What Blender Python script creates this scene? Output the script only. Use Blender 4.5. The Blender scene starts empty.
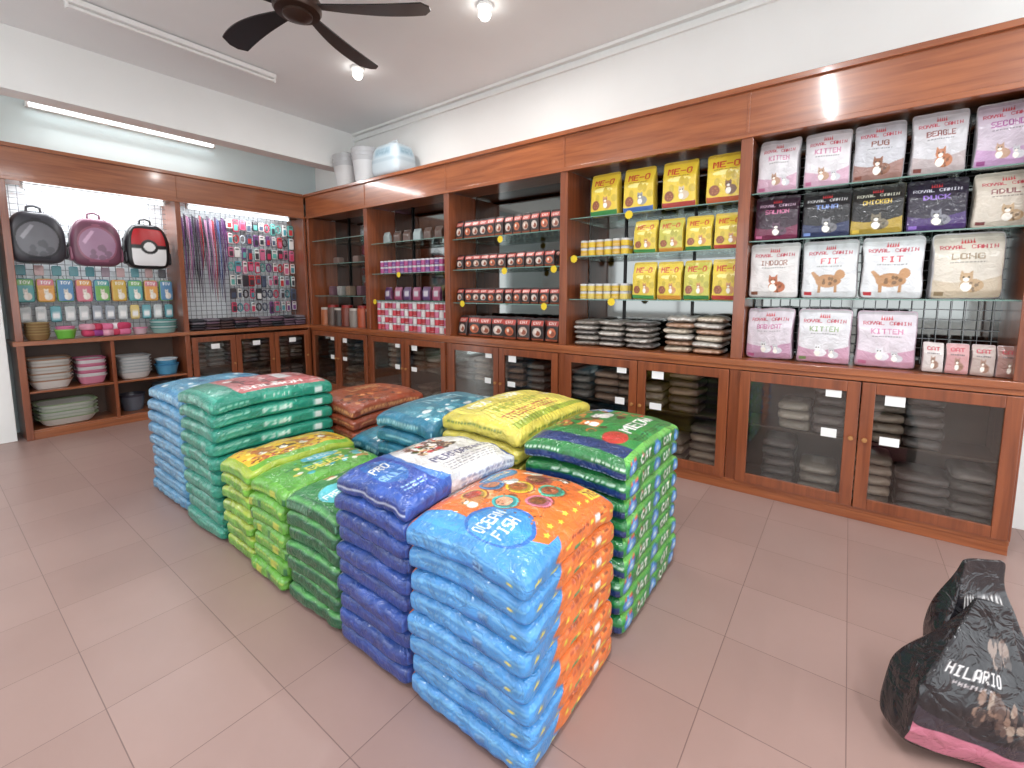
import bpy, math, random
import numpy as np
from mathutils import Vector, Matrix, Euler
random.seed(7); np.random.seed(7)
sc=bpy.context.scene
try:
    sc.view_settings.view_transform='Standard'
except Exception: pass
H=1.40
# ------------------------------------------------------------ colour helpers
def lin(c):
    c=np.asarray(c,float); return np.where(c<=.04045,c/12.92,((c+.055)/1.055)**2.4)
def C(r,g,b): return tuple(lin(np.array([r,g,b])/255.))
# ------------------------------------------------------------ materials
def newmat(name):
    m=bpy.data.materials.new(name); m.use_nodes=True
    nt=m.node_tree; return m,nt,nt.nodes['Principled BSDF']
def mat(name,rgb,rough=.5,metal=0,spec=.5,emit=0,noise=0,nscale=8,bump=0,bscale=40,coat=0):
    m,nt,b=newmat(name); col=C(*rgb)
    b.inputs['Base Color'].default_value=(*col,1); b.inputs['Roughness'].default_value=rough
    b.inputs['Metallic'].default_value=metal
    b.inputs['Specular IOR Level'].default_value=spec
    if coat: b.inputs['Coat Weight'].default_value=coat; b.inputs['Coat Roughness'].default_value=.12
    if emit:
        b.inputs['Emission Color'].default_value=(*col,1); b.inputs['Emission Strength'].default_value=emit
    if noise:
        tc=nt.nodes.new('ShaderNodeTexCoord'); n=nt.nodes.new('ShaderNodeTexNoise'); n.inputs['Scale'].default_value=nscale
        n.inputs['Detail'].default_value=4
        nt.links.new(tc.outputs['Object'],n.inputs['Vector'])
        r=nt.nodes.new('ShaderNodeValToRGB')
        r.color_ramp.elements[0].position=.3; r.color_ramp.elements[1].position=.7
        r.color_ramp.elements[0].color=(*[c*(1-noise) for c in col],1); r.color_ramp.elements[1].color=(*[min(1,c*(1+noise)) for c in col],1)
        nt.links.new(n.outputs['Fac'],r.inputs['Fac']); nt.links.new(r.outputs['Color'],b.inputs['Base Color'])
    if bump:
        tc=nt.nodes.new('ShaderNodeTexCoord'); n=nt.nodes.new('ShaderNodeTexNoise'); n.inputs['Scale'].default_value=bscale
        nt.links.new(tc.outputs['Object'],n.inputs['Vector'])
        bp=nt.nodes.new('ShaderNodeBump'); bp.inputs['Strength'].default_value=bump; bp.inputs['Distance'].default_value=.01
        nt.links.new(n.outputs['Fac'],bp.inputs['Height']); nt.links.new(bp.outputs['Normal'],b.inputs['Normal'])
    return m
def attrmat(name,rough=.35,bump=.0,bscale=30,spec=.5,coat=0,sat=1,crease=0):
    m,nt,b=newmat(name)
    a=nt.nodes.new('ShaderNodeAttribute'); a.attribute_name='Col'
    if sat!=1:
        hs=nt.nodes.new('ShaderNodeHueSaturation'); hs.inputs['Saturation'].default_value=sat
        nt.links.new(a.outputs['Color'],hs.inputs['Color']); nt.links.new(hs.outputs['Color'],b.inputs['Base Color'])
    else: nt.links.new(a.outputs['Color'],b.inputs['Base Color'])
    b.inputs['Roughness'].default_value=rough; b.inputs['Specular IOR Level'].default_value=spec
    if coat: b.inputs['Coat Weight'].default_value=coat; b.inputs['Coat Roughness'].default_value=.12
    if bump:
        tc=nt.nodes.new('ShaderNodeTexCoord'); n=nt.nodes.new('ShaderNodeTexNoise'); n.inputs['Scale'].default_value=bscale
        n.inputs['Detail'].default_value=3; n.inputs['Distortion'].default_value=1.2
        nt.links.new(tc.outputs['Object'],n.inputs['Vector'])
        bp=nt.nodes.new('ShaderNodeBump'); bp.inputs['Strength'].default_value=bump; bp.inputs['Distance'].default_value=.02
        h=n.outputs['Fac']
        if crease:
            v=nt.nodes.new('ShaderNodeTexVoronoi'); v.feature='DISTANCE_TO_EDGE'; v.inputs['Scale'].default_value=crease
            n2=nt.nodes.new('ShaderNodeMix'); n2.data_type='VECTOR'; n2.inputs[0].default_value=.12
            nt.links.new(tc.outputs['Object'],n2.inputs[4]); nt.links.new(n.outputs['Color'],n2.inputs[5]); nt.links.new(n2.outputs[1],v.inputs['Vector'])
            mn=nt.nodes.new('ShaderNodeMath'); mn.operation='MINIMUM'; mn.inputs[1].default_value=.12
            ad=nt.nodes.new('ShaderNodeMath'); ad.operation='MULTIPLY_ADD'; ad.inputs[1].default_value=1.6
            nt.links.new(v.outputs['Distance'],mn.inputs[0]); nt.links.new(mn.outputs[0],ad.inputs[0]); nt.links.new(h,ad.inputs[2]); h=ad.outputs[0]
        nt.links.new(h,bp.inputs['Height']); nt.links.new(bp.outputs['Normal'],b.inputs['Normal'])
        if coat: nt.links.new(bp.outputs['Normal'],b.inputs['Coat Normal'])
    return m
def wood(name,rgb1,rgb2,axis='Y',rough=.22):
    m,nt,b=newmat(name)
    tc=nt.nodes.new('ShaderNodeTexCoord'); mp=nt.nodes.new('ShaderNodeMapping')
    s={'X':(.9,14,14),'Y':(14,.9,14),'Z':(14,14,.9)}[axis]; mp.inputs['Scale'].default_value=s
    n=nt.nodes.new('ShaderNodeTexNoise'); n.inputs['Scale'].default_value=2.2; n.inputs['Detail'].default_value=6; n.inputs['Distortion'].default_value=.6
    r=nt.nodes.new('ShaderNodeValToRGB'); r.color_ramp.elements[0].position=.25; r.color_ramp.elements[1].position=.78
    r.color_ramp.elements[0].color=(*C(*rgb1),1); r.color_ramp.elements[1].color=(*C(*rgb2),1)
    nt.links.new(tc.outputs['Object'],mp.inputs['Vector']); nt.links.new(mp.outputs['Vector'],n.inputs['Vector'])
    nt.links.new(n.outputs['Fac'],r.inputs['Fac']); nt.links.new(r.outputs['Color'],b.inputs['Base Color'])
    b.inputs['Roughness'].default_value=rough; b.inputs['Coat Weight'].default_value=.5; b.inputs['Coat Roughness'].default_value=.10
    return m
def thin_glass(name,tint,refl=.12,rough=.02):
    m=bpy.data.materials.new(name); m.use_nodes=True; nt=m.node_tree; nt.nodes.clear()
    o=nt.nodes.new('ShaderNodeOutputMaterial'); t=nt.nodes.new('ShaderNodeBsdfTransparent'); g=nt.nodes.new('ShaderNodeBsdfGlossy')
    mx=nt.nodes.new('ShaderNodeMixShader'); lw=nt.nodes.new('ShaderNodeLayerWeight'); lw.inputs['Blend'].default_value=.35
    ma=nt.nodes.new('ShaderNodeMath'); ma.operation='MULTIPLY_ADD'; ma.inputs[1].default_value=.45; ma.inputs[2].default_value=refl
    t.inputs['Color'].default_value=(*tint,1); g.inputs['Roughness'].default_value=rough; g.inputs['Color'].default_value=(.9,.95,.93,1)
    nt.links.new(lw.outputs['Fresnel'],ma.inputs[0]); nt.links.new(ma.outputs[0],mx.inputs[0])
    nt.links.new(t.outputs[0],mx.inputs[1]); nt.links.new(g.outputs[0],mx.inputs[2]); nt.links.new(mx.outputs[0],o.inputs[0])
    return m
W_wall=mat('painted_wall_white',(240,241,239),.75,noise=.02,nscale=2,bump=.05,bscale=60)
W_ceil=mat('painted_ceiling',(236,237,237),.8,noise=.02,nscale=1.5)
W_blue=mat('painted_wall_pale_blue',(208,222,223),.75,noise=.03,nscale=2)
WOOD=wood('stained_wood_h',(128,66,36),(174,102,60),'Y',.28)
WOODX=wood('stained_wood_x',(124,66,38),(168,102,62),'X',.28)
WOODZ=wood('stained_wood_v',(108,54,32),(152,84,50),'Z',.28)
DARKW=mat('cabinet_interior_wood',(96,74,62),.5,noise=.15,nscale=5)
MIRR=mat('mirror_back',(128,130,128),.06,metal=1)
GLASS=thin_glass('glass_shelf',(.90,.96,.94),.05)
DGLASS=thin_glass('tinted_door_glass',(.80,.80,.79),.05,.04)
EDGE=mat('glass_edge_green',(110,140,130),.15)
STEEL=mat('dark_metal',(40,38,38),.35,metal=.6)
WHITE=mat('white_plastic',(238,238,236),.35)
LABEL=mat('paper_label',(240,240,238),.6)
BAGM=attrmat('printed_film_bag',.28,.35,26,coat=.35,sat=.95)
SACKM=attrmat('printed_woven_sack',.28,.5,19,coat=.5,sat=.97,crease=9)
PLAST=attrmat('coloured_plastic',.35)
MATTE=attrmat('coloured_fabric',.75,.2,60)
# floor tiles
def floor_mat():
    m,nt,b=newmat('pink_floor_tiles')
    tc=nt.nodes.new('ShaderNodeTexCoord'); mp=nt.nodes.new('ShaderNodeMapping'); mp.inputs['Location'].default_value=(.12,.08,0)
    br=nt.nodes.new('ShaderNodeTexBrick'); br.offset=0; br.squash=1
    br.inputs['Scale'].default_value=1; br.inputs['Brick Width'].default_value=.40; br.inputs['Row Height'].default_value=.40
    br.inputs['Mortar Size'].default_value=.0018; br.inputs['Mortar Smooth'].default_value=.3; br.inputs['Bias'].default_value=0
    br.inputs['Color1'].default_value=(*C(162,134,126),1); br.inputs['Color2'].default_value=(*C(155,127,119),1); br.inputs['Mortar'].default_value=(*C(122,98,92),1)
    n=nt.nodes.new('ShaderNodeTexNoise'); n.inputs['Scale'].default_value=1.7; n.inputs['Detail'].default_value=5
    mx=nt.nodes.new('ShaderNodeMix'); mx.data_type='RGBA'; mx.blend_type='MULTIPLY'; mx.inputs[0].default_value=.3
    r=nt.nodes.new('ShaderNodeValToRGB'); r.color_ramp.elements[0].color=(.7,.68,.68,1); r.color_ramp.elements[1].color=(1.0,1,1,1)
    r.color_ramp.elements[0].position=.3; r.color_ramp.elements[1].position=.65
    L=nt.links.new
    L(tc.outputs['Object'],mp.inputs[0]); L(mp.outputs[0],br.inputs['Vector']); L(tc.outputs['Object'],n.inputs['Vector']); L(n.outputs['Fac'],r.inputs[0])
    L(br.outputs['Color'],mx.inputs[6]); L(r.outputs[0],mx.inputs[7]); L(mx.outputs[2],b.inputs['Base Color'])
    b.inputs['Roughness'].default_value=.34
    bp=nt.nodes.new('ShaderNodeBump'); bp.inputs['Strength'].default_value=.3; bp.inputs['Distance'].default_value=.002; bp.invert=True
    L(br.outputs['Fac'],bp.inputs['Height']); L(bp.outputs[0],b.inputs['Normal'])
    return m
FLOOR=floor_mat()
# ------------------------------------------------------------ mesh helpers
def mkobj(name,verts,faces,m,parent=None,smooth=False,bevel=0):
    me=bpy.data.meshes.new(name); me.from_pydata([tuple(v) for v in verts],[],[tuple(f) for f in faces]); me.update()
    if m: me.materials.append(m)
    if smooth:
        for p in me.polygons: p.use_smooth=True
    o=bpy.data.objects.new(name,me); sc.collection.objects.link(o)
    if parent: o.parent=parent
    if bevel:
        b=o.modifiers.new('bevel','BEVEL'); b.width=bevel; b.segments=2; b.limit_method='ANGLE'
    return o
def boxes(name,bl,m,parent=None,bevel=.003):
    V=[];F=[]
    for (x0,x1,y0,y1,z0,z1) in bl:
        n=len(V); V+=[(x0,y0,z0),(x1,y0,z0),(x1,y1,z0),(x0,y1,z0),(x0,y0,z1),(x1,y0,z1),(x1,y1,z1),(x0,y1,z1)]
        F+=[tuple(n+i for i in f) for f in ((0,3,2,1),(4,5,6,7),(0,1,5,4),(1,2,6,5),(2,3,7,6),(3,0,4,7))]
    return mkobj(name,V,F,m,parent,bevel=bevel)
def empty(name,loc=(0,0,0)):
    e=bpy.data.objects.new(name,None); e.empty_display_size=.1; e.location=loc; sc.collection.objects.link(e); return e
# ---- 5x7 font
FT={'A':'7E1111117E','B':'7F49494936','C':'3E41414122','D':'7F4141221C','E':'7F49494941','F':'7F09090901','G':'3E4149497A','H':'7F0808087F','I':'00417F4100','J':'2040413F01','K':'7F08142241','L':'7F40404040','M':'7F020C027F','N':'7F0408107F','O':'3E4141413E','P':'7F09090906','Q':'3E4151215E','R':'7F09192946','S':'4649494931','T':'01017F0101','U':'3F4040403F','V':'1F2040201F','W':'3F4038403F','X':'6314081463','Y':'0708700807','Z':'6151494543','-':'0808080808','0':'3E5149453E','1':'00427F4000','2':'4261514946','3':'2141454B31','5':'2745454539','7':'0171090503','8':'3649493649','9':'0649492A1E',' ':'0000000000'}
class Cv:
    def __init__(s,bg,w=160,h=160):
        s.w,s.h=w,h; s.a=np.zeros((h,w,3)); s.a[:]=np.array(bg)/255.
        s.U,s.V=np.meshgrid((np.arange(w)+.5)/w,(np.arange(h)+.5)/h)
    def m(s,mask,c): s.a[mask]=np.array(c)/255.; return s
    def rect(s,u0,u1,v0,v1,c): return s.m((s.U>=u0)&(s.U<u1)&(s.V>=v0)&(s.V<v1),c)
    def ell(s,u,v,ru,rv,c): return s.m(((s.U-u)/ru)**2+((s.V-v)/rv)**2<1,c)
    def poly(s,pts,c):
        ins=np.zeros_like(s.U,bool); n=len(pts)
        for i in range(n):
            x0,y0=pts[i]; x1,y1=pts[(i+1)%n]
            if y0==y1: continue
            cond=((y0>s.V)!=(y1>s.V))&(s.U<(x1-x0)*(s.V-y0)/(y1-y0)+x0); ins^=cond
        return s.m(ins,c)
    def star(s,u,v,r,c,asp=1):
        p=[]
        for i in range(10):
            a=math.pi/2+i*math.pi/5; q=r if i%2==0 else r*.45
            p.append((u+q*math.cos(a),v+q*asp*math.sin(a)))
        return s.poly(p,c)
    def text(s,t,u,v,w,h,c):
        n=len(t); cols=n*6-1
        for i,ch in enumerate(t):
            b=bytes.fromhex(FT.get(ch,FT[' ']))
            for k in range(5):
                for r in range(7):
                    if b[k]>>r&1:
                        u0=u-w/2+(i*6+k)/cols*w; v1=v+h/2-r/7*h
                        s.rect(u0-.15*w/cols,u0+w/cols*1.2,v1-h/7*1.1,v1,c)
        return s
    def cat(s,u,v,k,c,c2=(240,235,225),asp=1):
        s.ell(u+.35*k,v-.35*k*asp,.75*k,.55*k*asp,c); s.ell(u,v-.45*k*asp,.35*k,.4*k*asp,c2)
        s.ell(u,v+.25*k*asp,.42*k,.38*k*asp,c)
        s.poly([(u-.42*k,v+.3*k*asp),(u-.36*k,v+.85*k*asp),(u-.08*k,v+.55*k*asp)],c)
        s.poly([(u+.42*k,v+.3*k*asp),(u+.36*k,v+.85*k*asp),(u+.08*k,v+.55*k*asp)],c)
        s.ell(u,v+.12*k*asp,.2*k,.16*k*asp,c2); s.ell(u-.17*k,v+.32*k*asp,.06*k,.07*k*asp,(30,30,20)); s.ell(u+.17*k,v+.32*k*asp,.06*k,.07*k*asp,(30,30,20))
        return s
    def blot(s,n,cols,rmin=.02,rmax=.08,reg=(0,1,0,1),rs=0):
        R=random.Random(rs)
        for i in range(n):
            s.ell(R.uniform(reg[0],reg[1]),R.uniform(reg[2],reg[3]),R.uniform(rmin,rmax),R.uniform(rmin,rmax),R.choice(cols))
        return s
    def lines(s,u0,u1,v0,v1,n,c,rs=0):
        R=random.Random(rs)
        for i in range(n):
            v=v0+(v1-v0)*(i+.5)/n; x=u0
            while x<u1:
                l=R.uniform(.015,.05); s.rect(x,min(u1,x+l),v-.22*(v1-v0)/n,v+.18*(v1-v0)/n,c); x+=l+.012
        return s
    def roll(s,k):
        q=Cv((0,0,0),s.w,s.h); q.a=np.roll(s.a,int(k*s.w),axis=1); return q
    def mottle(s,amt=.06,rs=0,n=9):
        R=np.random.RandomState(rs); f=np.zeros_like(s.U)
        for i in range(n):
            kx,ky=R.normal(0,1,2)*18; f+=np.sin(kx*s.U+ky*s.V*.5+R.uniform(0,6.28))
        s.a=np.clip(s.a*(1+amt*f[...,None]/2),0,1); return s
    def at(s,u,v):
        x=np.clip(u*s.w-.5,0,s.w-1.001); y=np.clip(v*s.h-.5,0,s.h-1.001); i=x.astype(int); j=y.astype(int); fx=(x-i)[...,None]; fy=(y-j)[...,None]
        a=s.a; return lin((a[j,i]*(1-fx)+a[j,i+1]*fx)*(1-fy)+(a[j+1,i]*(1-fx)+a[j+1,i+1]*fx)*fy)
def paint(p,u,v):
    if isinstance(p,Cv): return p.at(u,v)
    return np.broadcast_to(lin(np.array(p)/255.),u.shape+(3,))
class Acc:
    def __init__(s): s.v=[];s.f=[];s.c=[];s.n=0
    def add(s,V,F,Cc):
        s.v.append(np.asarray(V,float)); s.f.append(np.asarray(F,int)+s.n); s.c.append(np.asarray(Cc,float)); s.n+=len(V)
    def softbox(s,L,W,T,n,M,p,k=8,mz=3.5,deform=None,wr=0,seed=0,wf=14):
        nx,ny,nz=n
        def get(f): return p.get(f,p.get('all')) if isinstance(p,dict) else p
        spec=[('x1',ny,nz,lambda a,b:(nx+0*a,a,b)),('x0',ny,nz,lambda a,b:(0*a,ny-a,b)),('y0',nx,nz,lambda a,b:(a,0*a,b)),
              ('y1',nx,nz,lambda a,b:(nx-a,ny+0*a,b)),('z1',nx,ny,lambda a,b:(a,b,nz+0*a)),('z0',nx,ny,lambda a,b:(nx-a,b,0*a))]
        Q=[];CC=[]
        for nm,na,nb,fn in spec:
            a,b=np.meshgrid(np.arange(na),np.arange(nb)); a=a.ravel();b=b.ravel()
            qa=np.stack([a,a+1,a+1,a],1); qb=np.stack([b,b,b+1,b+1],1)
            i,j,l=fn(qa,qb); Q.append((i*(ny+1)+j)*(nz+1)+l)
            CC.append(paint(get(nm),qa/na,qb/nb))
        Q=np.concatenate(Q); CC=np.concatenate(CC)
        keys,inv=np.unique(Q.ravel(),return_inverse=True); F=inv.reshape(Q.shape)
        l=keys%(nz+1); t=keys//(nz+1); j=t%(ny+1); i=t//(ny+1)
        P=np.stack([i/nx*2-1,j/ny*2-1,l/nz*2-1],1)
        A=np.abs(P)+1e-9
        r=(((A[:,0]**k+A[:,1]**k)**(mz/k))+A[:,2]**mz)**(1/mz)
        P=P/r[:,None]
        S=P*np.array([L/2,W/2,T/2])
        if deform: S=deform(P,S)
        if wr:
            R=np.random.RandomState(seed)
            for q in range(8):
                kv=R.normal(0,1,3)*np.array([wf,wf,wf*.45])*(1+q*.55); ph=R.uniform(0,6.28); d=R.normal(0,1,3)
                S=S+np.outer(np.sin(S@kv+ph),d)*wr/(1+q*.6)*.6
        M=np.array(M); S=S@M[:3,:3].T+M[:3,3]
        s.add(S,F,CC)
    def lathe(s,prof,cx,cy,cz,cols,n=20,sx=1,sy=1,M=None,power=2):
        V=[];F=[];Cc=[]
        if not isinstance(cols,list): cols=[cols]*(len(prof)-1)
        for (r,z) in prof:
            for i in range(n):
                a=2*math.pi*i/n; ca,sa=math.cos(a),math.sin(a)
                if power!=2:
                    q=(abs(ca)**power+abs(sa)**power)**(-1/power); ca*=q; sa*=q
                V.append((r*ca*sx,r*sa*sy,z))
        for j in range(len(prof)-1):
            for i in range(n):
                F.append((j*n+i,j*n+(i+1)%n,(j+1)*n+(i+1)%n,(j+1)*n+i)); Cc.append([lin(np.array(cols[j])/255.)]*4)
        V=np.array(V)
        if M is not None:
            M=np.array(M); V=V@M[:3,:3].T+M[:3,3]
        V=V+np.array([cx,cy,cz])
        s.add(V,F,Cc)
    def tube(s,pts,r,c,n=8):
        pts=[Vector(p) for p in pts]; V=[];F=[]
        for i,p in enumerate(pts):
            t=(pts[min(i+1,len(pts)-1)]-pts[max(i-1,0)]).normalized()
            a=t.cross(Vector((0,0,1)));  a=a if a.length>.05 else t.cross(Vector((1,0,0))); a.normalize(); b=t.cross(a)
            for k in range(n):
                q=2*math.pi*k/n; V.append(tuple(p+a*r*math.cos(q)+b*r*math.sin(q)))
        for i in range(len(pts)-1):
            for k in range(n): F.append((i*n+k,i*n+(k+1)%n,(i+1)*n+(k+1)%n,(i+1)*n+k))
        s.add(V,F,np.broadcast_to(lin(np.array(c)/255.),(len(F),4,3)))
    def obj(s,name,m,parent=None,smooth=True):
        V=np.concatenate(s.v);F=np.concatenate(s.f);Cc=np.concatenate(s.c).reshape(-1,3)
        me=bpy.data.meshes.new(name); nf=len(F)
        me.vertices.add(len(V)); me.vertices.foreach_set('co',V.ravel())
        me.loops.add(nf*4); me.loops.foreach_set('vertex_index',F.ravel().astype(np.int32))
        me.polygons.add(nf); me.polygons.foreach_set('loop_start',np.arange(nf,dtype=np.int32)*4)
        try: me.polygons.foreach_set('loop_total',np.full(nf,4,dtype=np.int32))
        except Exception: pass
        me.update(calc_edges=True)
        at=me.color_attributes.new('Col','FLOAT_COLOR','CORNER')
        at.data.foreach_set('color',np.concatenate([Cc,np.ones((len(Cc),1))],1).ravel().astype(np.float32))
        me.materials.append(m)
        me.polygons.foreach_set('use_smooth',np.full(nf,smooth))
        me.validate(); me.update()
        o=bpy.data.objects.new(name,me); sc.collection.objects.link(o)
        if smooth:
            try: me.set_sharp_from_angle(angle=math.radians(50))
            except Exception: pass
        if parent: o.parent=parent
        return o
def T(x,y,z,rz=0,rx=0,ry=0): return Matrix.Translation((x,y,z))@Euler((math.radians(rx),math.radians(ry),math.radians(rz)),'XYZ').to_matrix().to_4x4()

# ============================================================ ROOM
XR,YB,XL,YF,ZC=3.83,6.58,-2.6,-2.6,3.53
boxes('floor',[(XL-.1,XR+.1,YF-.1,YB+.1,-.1,0)],FLOOR,bevel=0)
boxes('ceiling',[(XL-.1,XR+.1,YF-.1,YB+.1,ZC,ZC+.1)],W_ceil,bevel=0)
boxes('wall_right',[(XR,XR+.1,YF-.1,YB+.1,0,ZC)],W_wall,bevel=0)
for b in [(-.1,XR,YB,YB+.1,0,ZC),(-1.1,-.1,YB,YB+.1,2.3,ZC),(XL,-1.1,YB,YB+.1,0,ZC)]: boxes('wall_back',[b],W_blue,bevel=0)
for b in [(XL-.1,XL,YF,YB,0,.9),(XL-.1,XL,YF,YB,2.7,ZC),(XL-.1,XL,YF,-1.6,.9,2.7),(XL-.1,XL,4.6,YB,.9,2.7)]: boxes('wall_left',[b],W_wall,bevel=0)
for b in [(XL,XR,YF-.1,YF,2.8,ZC),(XL,-1.9,YF-.1,YF,0,2.8),(2.9,XR,YF-.1,YF,0,2.8)]: boxes('wall_front',[b],W_wall,bevel=0)
boxes('beam_ceiling',[(XL,XR,5.54,5.76,3.03,ZC)],W_wall,bevel=.004)
FR=mat('window_frame_aluminium',(205,207,208),.4,metal=.3)
def frame(name,axis,fix,a0,a1,z0,z1,nm):
    bl=[]; w=.05
    def B(a,b,c,d): bl.append((fix,fix+.05,a,b,c,d) if axis=='x' else (a,b,fix,fix+.05,c,d))
    B(a0,a1,z0,z0+w);B(a0,a1,z1-w,z1)
    for i in range(nm+1):
        p=a0+(a1-a0-w)*i/nm; B(p,p+w,z0+w,z1-w)
    boxes(name,bl,FR,bevel=.003)
frame('window_1','x',XL-.08,-1.6,4.6,.9,2.7,4)
frame('window_2','y',YF-.08,-1.9,2.9,0,2.8,4)
frame('door_1','y',YB-.055,-1.13,-.07,0.002,2.33,1)
boxes('trim_1',[(XR-.03,XR,YF,5.54,3.43,3.46),(XR-.05,XR,YF,5.54,3.50,3.53)],W_wall,bevel=.004)
boxes('column',[(-.02,.50,6.2,YB-.016,0,3.03)],W_wall,bevel=.004)

# ============================================================ RIGHT CABINET
FX=3.38
YS=[-.76,.60,1.98,3.37,4.74,6.08]
cab=empty('display_cabinet')
zc0,zc1,cb,ct=.90,.942,2.41,2.72
bl=[]; 
for i,y in enumerate(YS):
    y0=y-.03; y1=y+.03
    if i==0: y0,y1=y,y+.05
    if i==len(YS)-1: y0,y1=y-.04,y
    bl.append((FX+.01,3.80,y0,y1,zc1,cb)); bl.append((FX-.004,FX+.02,y0-.006,y1+.006,zc1,cb)); bl.append((FX+.02,3.80,y0,y1,.08,zc0)); bl.append((FX,FX+.024,y0-.004,y1+.004,.08,zc0))
boxes('uprights',bl,WOODZ,cab)
boxes('counter',[(FX-.025,3.81,YS[0]-.01,YS[-1],zc0,zc1),(FX-.012,FX+.01,YS[0],YS[-1],zc0-.03,zc0)],WOOD,cab)
crown=[(FX-.005,FX+.03,YS[0],YS[-1],cb,ct),(FX-.03,FX+.04,YS[0],YS[-1],ct-.03,ct+.005),(FX-.018,FX+.03,YS[0],YS[-1],cb-.01,cb+.022),(FX+.03,3.81,YS[0],YS[-1],ct-.02,ct+.005),(FX+.03,3.81,YS[0],YS[-1],cb+.02,cb+.035),(FX-.005,3.81,YS[0],YS[0]+.03,cb,ct)]
for y in YS[1:-1]: crown.append((FX-.012,FX,y-.008,y+.008,cb+.022,ct-.03))
boxes('crown_panel',crown,WOOD,cab)
boxes('plinth',[(FX+.005,3.80,YS[0],YS[-1],0,.075),(FX-.005,FX+.02,YS[0],YS[-1],.06,.085)],WOOD,cab)
boxes('base_interior',[(3.78,3.80,YS[0],YS[-1],.08,zc0),(FX+.05,3.78,YS[0],YS[-1],.08,.09),(FX+.08,3.78,YS[0],YS[-1],.47,.485)],DARKW,cab)
boxes('mirror_panels',[(3.795,3.80,YS[i]+.04,YS[i+1]-.04,zc1,cb+.02) for i in range(5)],MIRR,cab,bevel=0)
SH={0:[1.36,1.74,2.05],1:[1.34,1.70,2.02],2:[1.29,1.63,1.94],3:[1.30,1.62,1.98],4:[1.35,1.78,2.1]}
gs=[];ge=[];rods=[]
for i in range(5):
    for z in SH[i]:
        gs.append((FX+.05,3.79,YS[i]+.035,YS[i+1]-.035,z-.008,z)); ge.append((FX+.047,FX+.05,YS[i]+.035,YS[i+1]-.035,z-.008,z))
    for f in (.30,.72) if i!=0 else (.1,.55):
        y=YS[i]+(YS[i+1]-YS[i])*f; 
        if i in (1,3,4): rods.append((3.775,3.79,y-.008,y+.008,zc1,cb+.02))
boxes('glass_shelves',gs,GLASS,cab,bevel=0); boxes('glass_edges',ge,EDGE,cab,bevel=0); boxes('shelf_rails',rods,STEEL,cab,bevel=0)
gw=[]
y=YS[0]+.08
while y<YS[1]-.05: gw.append((3.768,3.772,y-.002,y+.002,zc1+.01,cb)); y+=.06
z=zc1+.05
while z<cb: gw.append((3.764,3.768,YS[0]+.05,YS[1]-.04,z-.002,z+.002)); z+=.06
boxes('rear_wire_grid',gw,mat('rear_grid_wire',(150,152,154),.35,metal=.6),cab,bevel=0)
dw=[];dg=[];lab=[];kn=Acc()
for i in range(5):
    a,b=YS[i]+.035,YS[i+1]-.035
    if i==0:a=YS[0]+.01
    m=(a+b)/2
    for (p,q,s) in ((a,m-.003,1),(m+.003,b,-1)):
        f=.065; X0,X1=FX-.022,FX; z0,z1=.09,zc0-.035
        dw+= [(X0,X1,p,p+f,z0,z1),(X0,X1,q-f,q,z0,z1),(X0,X1,p+f,q-f,z0,z0+f),(X0,X1,p+f,q-f,z1-f,z1)]
        dg.append((FX-.012,FX-.008,p+f-.005,q-f+.005,z0+f-.005,z1-f+.005))
        ky=q-.03 if s==1 else p+.03
        kn.lathe([(.0005,0),(.008,.001),(.008,.012),(.014,.016),(.013,.026),(.0005,.028)],X0,ky,.52,(170,120,70),n=12,M=Matrix.Rotation(-math.pi/2,4,'Y'))
        if s==1: lab.append((FX-.0135,FX-.0125,q-.20,q-.11,.74,.80)); lab.append((FX-.0135,FX-.0125,q-.19,q-.10,.50,.55))
        else: lab.append((FX-.0135,FX-.0125,p+.09,p+.17,.755,.805)); lab.append((FX-.0135,FX-.0125,p+.10,p+.18,.50,.555))
boxes('door_frames',dw,WOODZ,cab); boxes('door_glass',dg,DGLASS,cab,bevel=0); boxes('door_labels',lab,LABEL,cab,bevel=0)
kn.obj('door_knobs',PLAST,cab)
st=Acc(); random.seed(3)
for z in (.09,.485):
    y=YS[0]+.14
    while y<YS[-1]-.15:
        w=random.uniform(.17,.25); n=random.randint(3,5)
        cc=random.choice([(160,140,124),(112,106,104),(176,164,150),(96,86,84),(150,118,98),(128,118,112)])
        if all(abs(y-b)>w/2+.045 for b in YS):
            for k in range(n):
                fj=random.uniform(.75,1.25); cj=tuple(min(255,int(c*fj)) for c in cc)
                st.softbox(.26,w,.066,(8,8,4),T(3.56,y,z+.034+k*.063,random.uniform(-3,3)),Cv(cj,20,10).rect(.2,.8,.3,.7,tuple(min(255,q+50) for q in cj)),k=10,wr=.003,seed=k)
        y+=w+.02
st.obj('stored_packets',BAGM,cab)

# ============================================================ BACK CABINET
FY=6.10; YBk=6.55
cb2=empty('display_cabinet')
bl=[]
for x0,x1 in ((.55,.60),(1.865,1.915),(3.34,3.375)):
    bl.append((x0,x1,FY,YBk,zc1,cb)); bl.append((x0,x1,FY,YBk,0,zc0))
bl.append((1.21,1.24,FY+.01,YBk,.09,zc0))
boxes('uprights',bl,WOODZ,cb2)
boxes('counter',[(.53,3.80,FY-.02,YBk,zc0,zc1)],WOODX,cb2)
boxes('crown_panel',[(.2,3.36,FY-.005,FY+.03,cb,ct),(.2,3.34,FY-.03,FY+.04,ct-.03,ct+.005),(.2,3.36,FY-.018,FY+.03,cb-.01,cb+.022),(.2,3.80,FY+.03,YBk,ct-.04,ct-.01),(.55,3.80,FY+.03,YBk,cb+.02,cb+.035),(1.885,1.895,FY-.012,FY,cb+.022,ct-.03)],WOODX,cb2)
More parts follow.
